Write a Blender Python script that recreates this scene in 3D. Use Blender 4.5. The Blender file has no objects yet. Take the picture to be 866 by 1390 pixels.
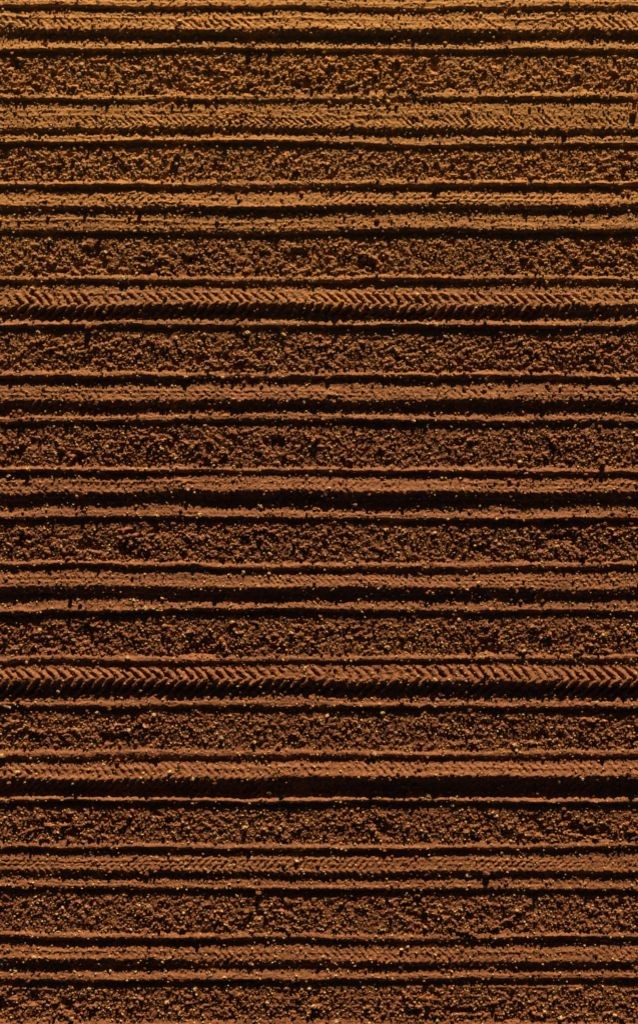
import bpy, math, numpy as np
S=0.014            # metres per furrow-survey unit
EL=math.radians(13); TAN=math.tan(math.radians(14.5))*1.07
rng=np.random.default_rng(7)
def srt(a,b,step): return np.arange(a,b,step)
def grow(start,end,step,f):
    o=[];v=start
    while v<end:
        v+=step; step*=f; o.append(v)
    return np.array(o)
R=0.0118
xd=srt(-7.0,7.0,R); gx=grow(xd[-1],400,R*2,1.22)
xs=np.concatenate([(-gx-(-gx[0])+xd[0]-R*2)[::-1],xd,gx])
yd=srt(-10.3,10.3,R); ym=srt(yd[-1]+0.04,34,0.055); gy=grow(ym[-1],400,0.3,1.25)
up=np.concatenate([ym,gy]); ys=np.concatenate([-up[::-1],yd,up])
ys=np.sort(ys)
# ---------- lattice noise
def axis(v,c):
    t=v/c+5000.37; i=np.floor(t).astype(np.int64); f=t-i; f=f*f*(3-2*f); return i,f.astype(np.float32)
def noise(xs_,ys_,cx,cy,seed):
    L=np.random.default_rng(seed).uniform(-1,1,(1024,1024)).astype(np.float32)
    ix,fx=axis(xs_,cx); iy,fy=axis(ys_,cy)
    A=L[:, ix%1024]*(1-fx)+L[:,(ix+1)%1024]*fx
    return A[iy%1024]*(1-fy)[:,None]+A[(iy+1)%1024]*fy[:,None]
# ---------- furrow profile
cells=[(-47,-4,8,16,41,55,67,78),(78,124,133,141,174,184,193,203),(205,244,251,262,281,292,312,325),
(326,373,380,391,415,432,440,453),(455,503,510,522,545,562,571,583),(585,632,638,648,667,688,701,713),
(715,761,768,778,797,815,828,841),(844,888,895,904,924,945,958,969),(971,1016,1024,1034,1053,1079,1086,1098),
(1100,1142,1149,1160,1181,1192,1205,1216),(1218,1265,1271,1283,1302,1316,1326,1338)]
P=127.7
for k in range(1,20):
    base=1338+2+(k-1)*P; t=cells[3+(k*5)%7]; cells.append(tuple(base+q-t[0] for q in t[:7])+(base+P-2,))
pre=[]
for k in range(1,20):
    base=-49-k*P; t=cells[3+(k*3)%7]; pre.append(tuple(base+q-t[0] for q in t[:7])+(base+P-2,))
cells=pre[::-1]+cells
px=[];ph=[];tracks=[];beds=[]
for (a,b,c,d,e,f,g,n) in cells:
    dr=[(d-c)*S*TAN,(f-e)*S*TAN,(n-g)*S*TAN]
    D=sum(dr)
    w=np.array([0.95,1.45,1.05]); w=w/w.sum()*D
    h=0.0
    px+= [a+3]; ph+=[0.0]
    px+= [b]; ph+=[0.0]
    px+=[b+(c-b)*.4]; ph+=[w[0]*.22]
    h+=w[0]; px+=[c-0.5,c+0.5]; ph+=[h,h]
    lo=h-dr[0]; px+=[c+(d-c)*.4,d]; ph+=[lo-0.014,lo]; h=lo
    px+=[d+(e-d)*.3,d+(e-d)*.7]; ph+=[h+w[1]*.30,h+w[1]*.62]
    h+=w[1]; px+=[e-2,e]; ph+=[h,h+0.001]
    lo=h-dr[1]; px+=[e+(f-e)*.6,f]; ph+=[lo-0.012,lo]; h=lo
    px+=[f+(g-f)*.45]; ph+=[h+w[2]*.27]
    h+=w[2]; px+=[g-0.5,g+0.5]; ph+=[h,h]
    lo=h-dr[2]; px+=[g+(n-g)*.4,n]; ph+=[lo-0.014,lo]
    tracks.append((d,e,f)); beds.append((a,b))
px=np.array(px,float); ph=np.array(ph,float)
fine=np.arange(px[0],px[-1],0.5); pf=np.interp(fine,px,ph)
ker=np.exp(-0.5*(np.arange(-6,7)/1.5)**2); ker/=ker.sum(); pf=np.convolve(pf,ker,'same')
# thin scraped ridgelets between the main ridges
rl=np.zeros_like(fine)
r3=np.random.default_rng(5)
mains=[3,24,61,129,149,157,187,248,268,275,300,307,377,399,436,507,531,537,567,636,654,661,676,681,696,765,785,791,806,821,892,910,950,955,1021,1042,1068,1083,1146,1166,1172,1187,1197,1202,1268,1291,1309,1322]
for q in mains: rl+=0.011*r3.uniform(.5,1.15)*np.exp(-((fine-q)/1.6)**2)
for q in np.concatenate([np.arange(fine[0],-10,11.3),np.arange(1340,fine[-1],12.7)]):
    rl+=0.009*r3.uniform(0,1)*np.exp(-((fine-q-r3.uniform(-4,4))/1.6)**2)
def smooth(x,a,b):
    t=np.clip((x-a)/(b-a),0,1); return t*t*(3-2*t)
bed1=np.zeros_like(fine); tr1=np.zeros_like(fine); tc=np.zeros_like(fine); tid=np.zeros(len(fine),int)
for (a,b) in beds: bed1=np.maximum(bed1,smooth(fine,a-1,a+5)*(1-smooth(fine,b-4,b+2)))
for i,(d,e,f) in enumerate(tracks):
    lo_=max(d,e-19); m=smooth(fine,lo_-1,lo_+5)*(1-smooth(fine,f-4,f+2)); tr1=np.maximum(tr1,m)
    sel=(fine>d-5)&(fine<f+5); tc[sel]=e-4; tid[sel]=i
nt_=len(tracks)
tamp=np.random.default_rng(3).uniform(0.3,.9,nt_); tp=np.random.default_rng(4).uniform(.11,.185,nt_); tdir=np.ones(nt_); tw=np.zeros(nt_)
n0=len(pre)
for k,v in enumerate([.6,.6,.45,1.05,.5,.35,.4,1.2,.5,.6,.4]): tamp[n0+k]=v
for k,v in enumerate([.15,.125,.14,.18,.15,.14,.12,.2,.15,.13,.14]): tp[n0+k]=v
for k in (2,5,9): tdir[n0+k]=-1
tw[n0+7]=.55; tw[n0+3]=.15; tw[n0+1]=.25; tw[n0+8]=.2
def height(xs_,ys_):
    X=xs_[None,:].astype(np.float32)
    U=(695-ys_/S)[:,None]
    warp=noise(xs_,ys_,1.1,0.45,11)*1.3+noise(xs_,ys_,0.28,0.12,12)*1.0+noise(xs_,ys_,5,0.8,15)*2.2+noise(xs_,ys_,0.09,0.08,31)*0.9+noise(xs_,ys_,3.2,.16,51)*1.9
    V=U+warp
    Vc=np.clip((V-fine[0])*2,0,len(fine)-2); i=Vc.astype(np.int64); fr=(Vc-i).astype(np.float32)
    h=pf[i]*(1-fr)+pf[i+1]*fr
    bed=bed1[i]; tr=tr1[i]
    h=h*(1+0.28*noise(xs_,ys_,2.8,0.3,13)+0.18*noise(xs_,ys_,0.6,0.2,14))
    h=h+(rl[i]*(1-fr)+rl[i+1]*fr)*np.clip(.9+.9*noise(xs_,ys_,2.2,.2,52)+.5*noise(xs_,ys_,.3,.12,53),0,2)
    ta=tamp[tid[i]]
    dy=np.abs(V-tc[i])*S
    ph_=(tdir[tid[i]]*X+1.0*dy+0.02*noise(xs_,ys_,0.4,0.4,16)+tid[i]*0.37)/tp[tid[i]]
    saw=ph_-np.floor(ph_)
    lug=np.where(saw<0.4,saw/0.4,(1-saw)/0.6)
    lug=smooth(lug,0.15,0.85)-0.5
    wear=np.clip(0.65+tw[tid[i]]+0.8*noise(xs_,ys_,1.5,0.5,17)+0.8*noise(xs_,ys_,.22,.15,18),0.0,1.3)
    h=h+tr*ta*wear*0.19*tp[tid[i]]*lug
    bw=np.sin((X+0.3*np.sin(ys_[:,None]*9)+0.15*noise(xs_,ys_,.4,.3,19))*2*math.pi/0.36+V*0.16)
    h=h+bed*0.005*bw*(1+noise(xs_,ys_,1.5,.6,33))
    fade=((np.abs(ys_)<11.2)[:,None]&(np.abs(xs_)<7.8)[None,:])
    n1=noise(xs_,ys_,0.16,0.11,21); n2=noise(xs_,ys_,0.075,0.06,22); n0_=noise(xs_,ys_,0.33,0.2,41)
    n3=noise(xs_,ys_,0.040,0.036,23); n4=noise(xs_,ys_,0.0225,0.0225,24); n5=noise(xs_,ys_,0.031,0.029,34)
    rough=0.30+0.70*bed
    patch=np.clip(.95+0.6*noise(xs_,ys_,1.3,0.5,25)+.8*noise(xs_,ys_,.35,.3,35),0.2,2.1)
    cl=np.maximum(n2-0.2,0)*0.030+np.maximum(n3-0.35,0)*0.030+np.maximum(n5-0.3,0)*0.024
    pit=-np.maximum(n1-0.3,0)*0.052-np.maximum(n0_-.4,0)*.07*bed
    det=(cl+pit)*rough*patch+n1*0.006*rough+n2*0.005*rough+(n3*0.005+n5*.003)*(0.4+0.6*rough)+n4*0.005
    h=h+np.where(fade,det,det*0.4)
    for (qx,qy,r,dp) in [(262,350,.16,-.08),(200,470,.12,-.04),(640,985,.12,-.04),(185,880,.1,-.03),(30,1110,.12,-.04),(610,1000,.1,-.03),(515,880,.09,-.03),(440,684,.9,-.02),(300,684,.7,-.02),(60,600,.14,-.03),(120,850,.1,-.03)]:
        d2=((xs_-(qx-433)*S)[None,:]**2+(((ys_-(695-qy)*S)*1.4*(3 if r>.5 else 1))[:,None])**2)
        h=h+dp*np.exp(-d2/(r*r*.5))*(1+.8*n2)
    far=1-smooth(np.abs(ys_),30,36)[:,None]
    return (h*far).astype(np.float32)
H=height(xs,ys)
nx,ny=len(xs),len(ys)
co=np.empty((ny,nx,3),np.float32); co[:,:,0]=xs[None]; co[:,:,1]=ys[:,None]; co[:,:,2]=H
idx=(np.arange(ny-1)[:,None]*nx+np.arange(nx-1)[None,:]).ravel()
quads=np.stack([idx,idx+1,idx+1+nx,idx+nx],1).astype(np.int32)
def mkmesh(name,v,loops,n,sm=True):
    me=bpy.data.meshes.new(name); v=np.ascontiguousarray(v,np.float32).ravel()
    me.vertices.add(len(v)//3); me.vertices.foreach_set('co',v)
    L=loops.ravel().astype(np.int32); me.loops.add(len(L)); me.loops.foreach_set('vertex_index',L)
    k=len(L)//n; me.polygons.add(k); me.polygons.foreach_set('loop_start',np.arange(0,len(L),n,dtype=np.int32))
    me.polygons.foreach_set('loop_total',np.full(k,n,np.int32)); me.polygons.foreach_set('use_smooth',np.full(k,sm,bool))
    me.update(calc_edges=True); ob=bpy.data.objects.new(name,me); bpy.context.scene.collection.objects.link(ob); return ob
field=mkmesh('ploughed_field',co,quads,4)
print('verts',nx*ny)
# ---------- clods
def ico(sub):
    bpy.ops.mesh.primitive_ico_sphere_add(subdivisions=sub,radius=1)
    o=bpy.context.object; v=np.array([p.co[:] for p in o.data.vertices]); f=np.array([list(p.vertices) for p in o.data.polygons])
    me=o.data; bpy.data.objects.remove(o); bpy.data.meshes.remove(me); return v,f
def hat(x,y):
    i=np.clip(np.searchsorted(xs,x),1,nx-1); j=np.clip(np.searchsorted(ys,y),1,ny-1); return H[j,i]
VV=[];FF=[];TT=[];off=0
def add(sub,N,rmin,rmax,pw,bias,tlo=0.,thi=.93,pos=None):
    global off
    v0,f0=ico(sub); n=len(v0)
    if pos is None:
        x=rng.uniform(-6.9,6.9,N); y=rng.uniform(-10.2,10.2,N)
        u=695-y/S; b=np.interp(u,fine,bed1); keep=rng.random(N)<(bias+(1-bias)*b); x=x[keep];y=y[keep]
    else: x,y=pos
    N=len(x)
    r=rmin+(rmax-rmin)*rng.random(N)**pw
    v=v0[None]*(1+rng.normal(0,0.17,(N,n,1)))
    v=v*rng.uniform(0.7,1.25,(N,1,3)); 
    a=rng.uniform(0,6.28,N); c,s=np.cos(a)[:,None],np.sin(a)[:,None]
    vx=v[:,:,0]*c-v[:,:,1]*s; vy=v[:,:,0]*s+v[:,:,1]*c
    out=np.stack([vx*r[:,None]+x[:,None],vy*r[:,None]+y[:,None],v[:,:,2]*r[:,None]*.9+(hat(x,y)+r*0.4)[:,None]],2)
    VV.append(out.reshape(-1,3)); FF.append((f0[None]+(np.arange(N)*n)[:,None,None]+off).reshape(-1,3))
    t=rng.uniform(tlo,thi,N); TT.append(np.repeat(t,n)); off+=N*n
add(1,75000,0.009,0.021,1.6,0.35)
add(2,11000,0.018,0.038,2.0,0.35)
add(1,22000,0.012,0.026,1.3,0.5,.94,1.0)   # pale pebbles
add(2,800,0.022,0.045,1.8,0.7,.94,1.0)
add(3,80,0.035,0.06,2.0,0.7)
# crumbled heaps seen on the ridges
for (qx,qy,k,sp) in [(512,84,26,.09),(262,345,30,.1),(30,565,20,.12),(635,1265,26,.1),(80,1215,18,.1),(660,655,5,.07),(430,685,14,.12),(215,470,22,.12),(125,880,18,.15),(640,975,18,.1),(420,715,10,.15)]:
    add(2,k,0.014,0.045,1.5,1,0,.93,((qx-433)*S+rng.normal(0,sp,k),(695-qy)*S+rng.normal(0,sp*.6,k)))
clods=mkmesh('soil_clods',np.concatenate(VV),np.concatenate(FF),3,False)
at=clods.data.attributes.new('tone','FLOAT','POINT'); at.data.foreach_set('value',np.concatenate(TT).astype(np.float32))
# ---------- materials
def soil(name,clod=False):
    m=bpy.data.materials.new(name); m.use_nodes=True; nt=m.node_tree; N=nt.nodes; L=nt.links; bs=N['Principled BSDF']
    geo=N.new('ShaderNodeNewGeometry')
    def nz(scale,detail=4,rough=.6):
        t=N.new('ShaderNodeTexNoise'); t.inputs['Scale'].default_value=scale; t.inputs['Detail'].default_value=detail; t.inputs['Roughness'].default_value=rough
        L.new(geo.outputs['Position'],t.inputs['Vector'])
        return t.outputs['Fac']
    def ramp(src,pts):
        r=N.new('ShaderNodeValToRGB'); e=r.color_ramp.elements
        while len(e)<len(pts): e.new(0.5)
        for q,(p,c) in zip(e,pts): q.position=p; q.color=(*c,1)
        L.new(src,r.inputs[0]); return r.outputs[0]
    def mix(f,a,b,bt='MIX'):
        x=N.new('ShaderNodeMix'); x.data_type='RGBA'; x.blend_type=bt
        if isinstance(f,float): x.inputs[0].default_value=f
        else: L.new(f,x.inputs[0])
        L.new(a,x.inputs[6]); L.new(b,x.inputs[7]); return x.outputs[2]
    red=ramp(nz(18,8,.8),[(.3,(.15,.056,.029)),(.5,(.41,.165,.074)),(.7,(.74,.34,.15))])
    glow_soil=ramp(nz(18,8,.8),[(.3,(.38,.16,.042)),(.5,(.76,.37,.10)),(.7,(.95,.57,.19))])  # golden sunward glow painted into the soil colour
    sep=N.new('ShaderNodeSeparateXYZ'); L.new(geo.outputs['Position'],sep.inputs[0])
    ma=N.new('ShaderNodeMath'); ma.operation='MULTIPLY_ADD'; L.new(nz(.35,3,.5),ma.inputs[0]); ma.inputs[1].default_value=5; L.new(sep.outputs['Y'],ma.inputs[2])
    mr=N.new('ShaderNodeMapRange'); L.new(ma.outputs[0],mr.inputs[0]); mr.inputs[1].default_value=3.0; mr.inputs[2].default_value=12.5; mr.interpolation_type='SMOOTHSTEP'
    col=mix(mr.outputs[0],red,glow_soil)  # painted glow blends in towards the top of the frame
    if clod:
        a=N.new('ShaderNodeAttribute'); a.attribute_name='tone'
        tint=ramp(a.outputs['Fac'],[(0,(.6,.6,.6)),(.6,(1,1,1)),(.93,(1.2,1.2,1.15))])
        col=mix(1.0,col,tint,'MULTIPLY')
        pale=ramp(nz(9,2,.5),[(.35,(.72,.46,.20)),(.65,(.9,.68,.36))])
        st=N.new('ShaderNodeMath'); st.operation='GREATER_THAN'; L.new(a.outputs['Fac'],st.inputs[0]); st.inputs[1].default_value=.935
        col=mix(st.outputs[0],col,pale)
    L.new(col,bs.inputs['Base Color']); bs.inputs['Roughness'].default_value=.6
    bs.inputs['Specular IOR Level'].default_value=.4
    bp=N.new('ShaderNodeBump'); bp.inputs['Strength'].default_value=1; bp.inputs['Distance'].default_value=.014
    L.new(nz(45,5,.8),bp.inputs['Height']); L.new(bp.outputs[0],bs.inputs['Normal'])
    return m
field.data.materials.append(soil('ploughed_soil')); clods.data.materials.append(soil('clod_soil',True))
# ---------- light
az=math.radians(6)   # sun stands beyond the top of the picture (+Y)
from mathutils import Vector
d=Vector((math.sin(az)*math.cos(EL),math.cos(az)*math.cos(EL),math.sin(EL)))
sl=bpy.data.lights.new('sun','SUN'); sl.energy=5; sl.angle=math.radians(.5); sl.color=(1,.73,.43)
so=bpy.data.objects.new('sun',sl); bpy.context.scene.collection.objects.link(so); so.rotation_euler=d.to_track_quat('Z','Y').to_euler()
w=bpy.data.worlds.new('World'); bpy.context.scene.world=w; w.use_nodes=True
sk=w.node_tree.nodes.new('ShaderNodeTexSky'); sk.sky_type='NISHITA'; sk.sun_disc=False; sk.sun_elevation=EL; sk.sun_rotation=az
bg=w.node_tree.nodes['Background']; bg.inputs[1].default_value=.008; w.node_tree.links.new(sk.outputs[0],bg.inputs[0])
# ---------- camera (drone looking straight down)
cd=bpy.data.cameras.new('camera'); cam=bpy.data.objects.new('camera',cd); bpy.context.scene.collection.objects.link(cam)
Z=30; cam.location=(0,0,Z); cd.sensor_fit='VERTICAL'; cd.angle=2*math.atan(695*S/Z); cd.clip_end=2000
bpy.context.scene.camera=cam
bpy.context.scene.view_settings.view_transform='Standard'
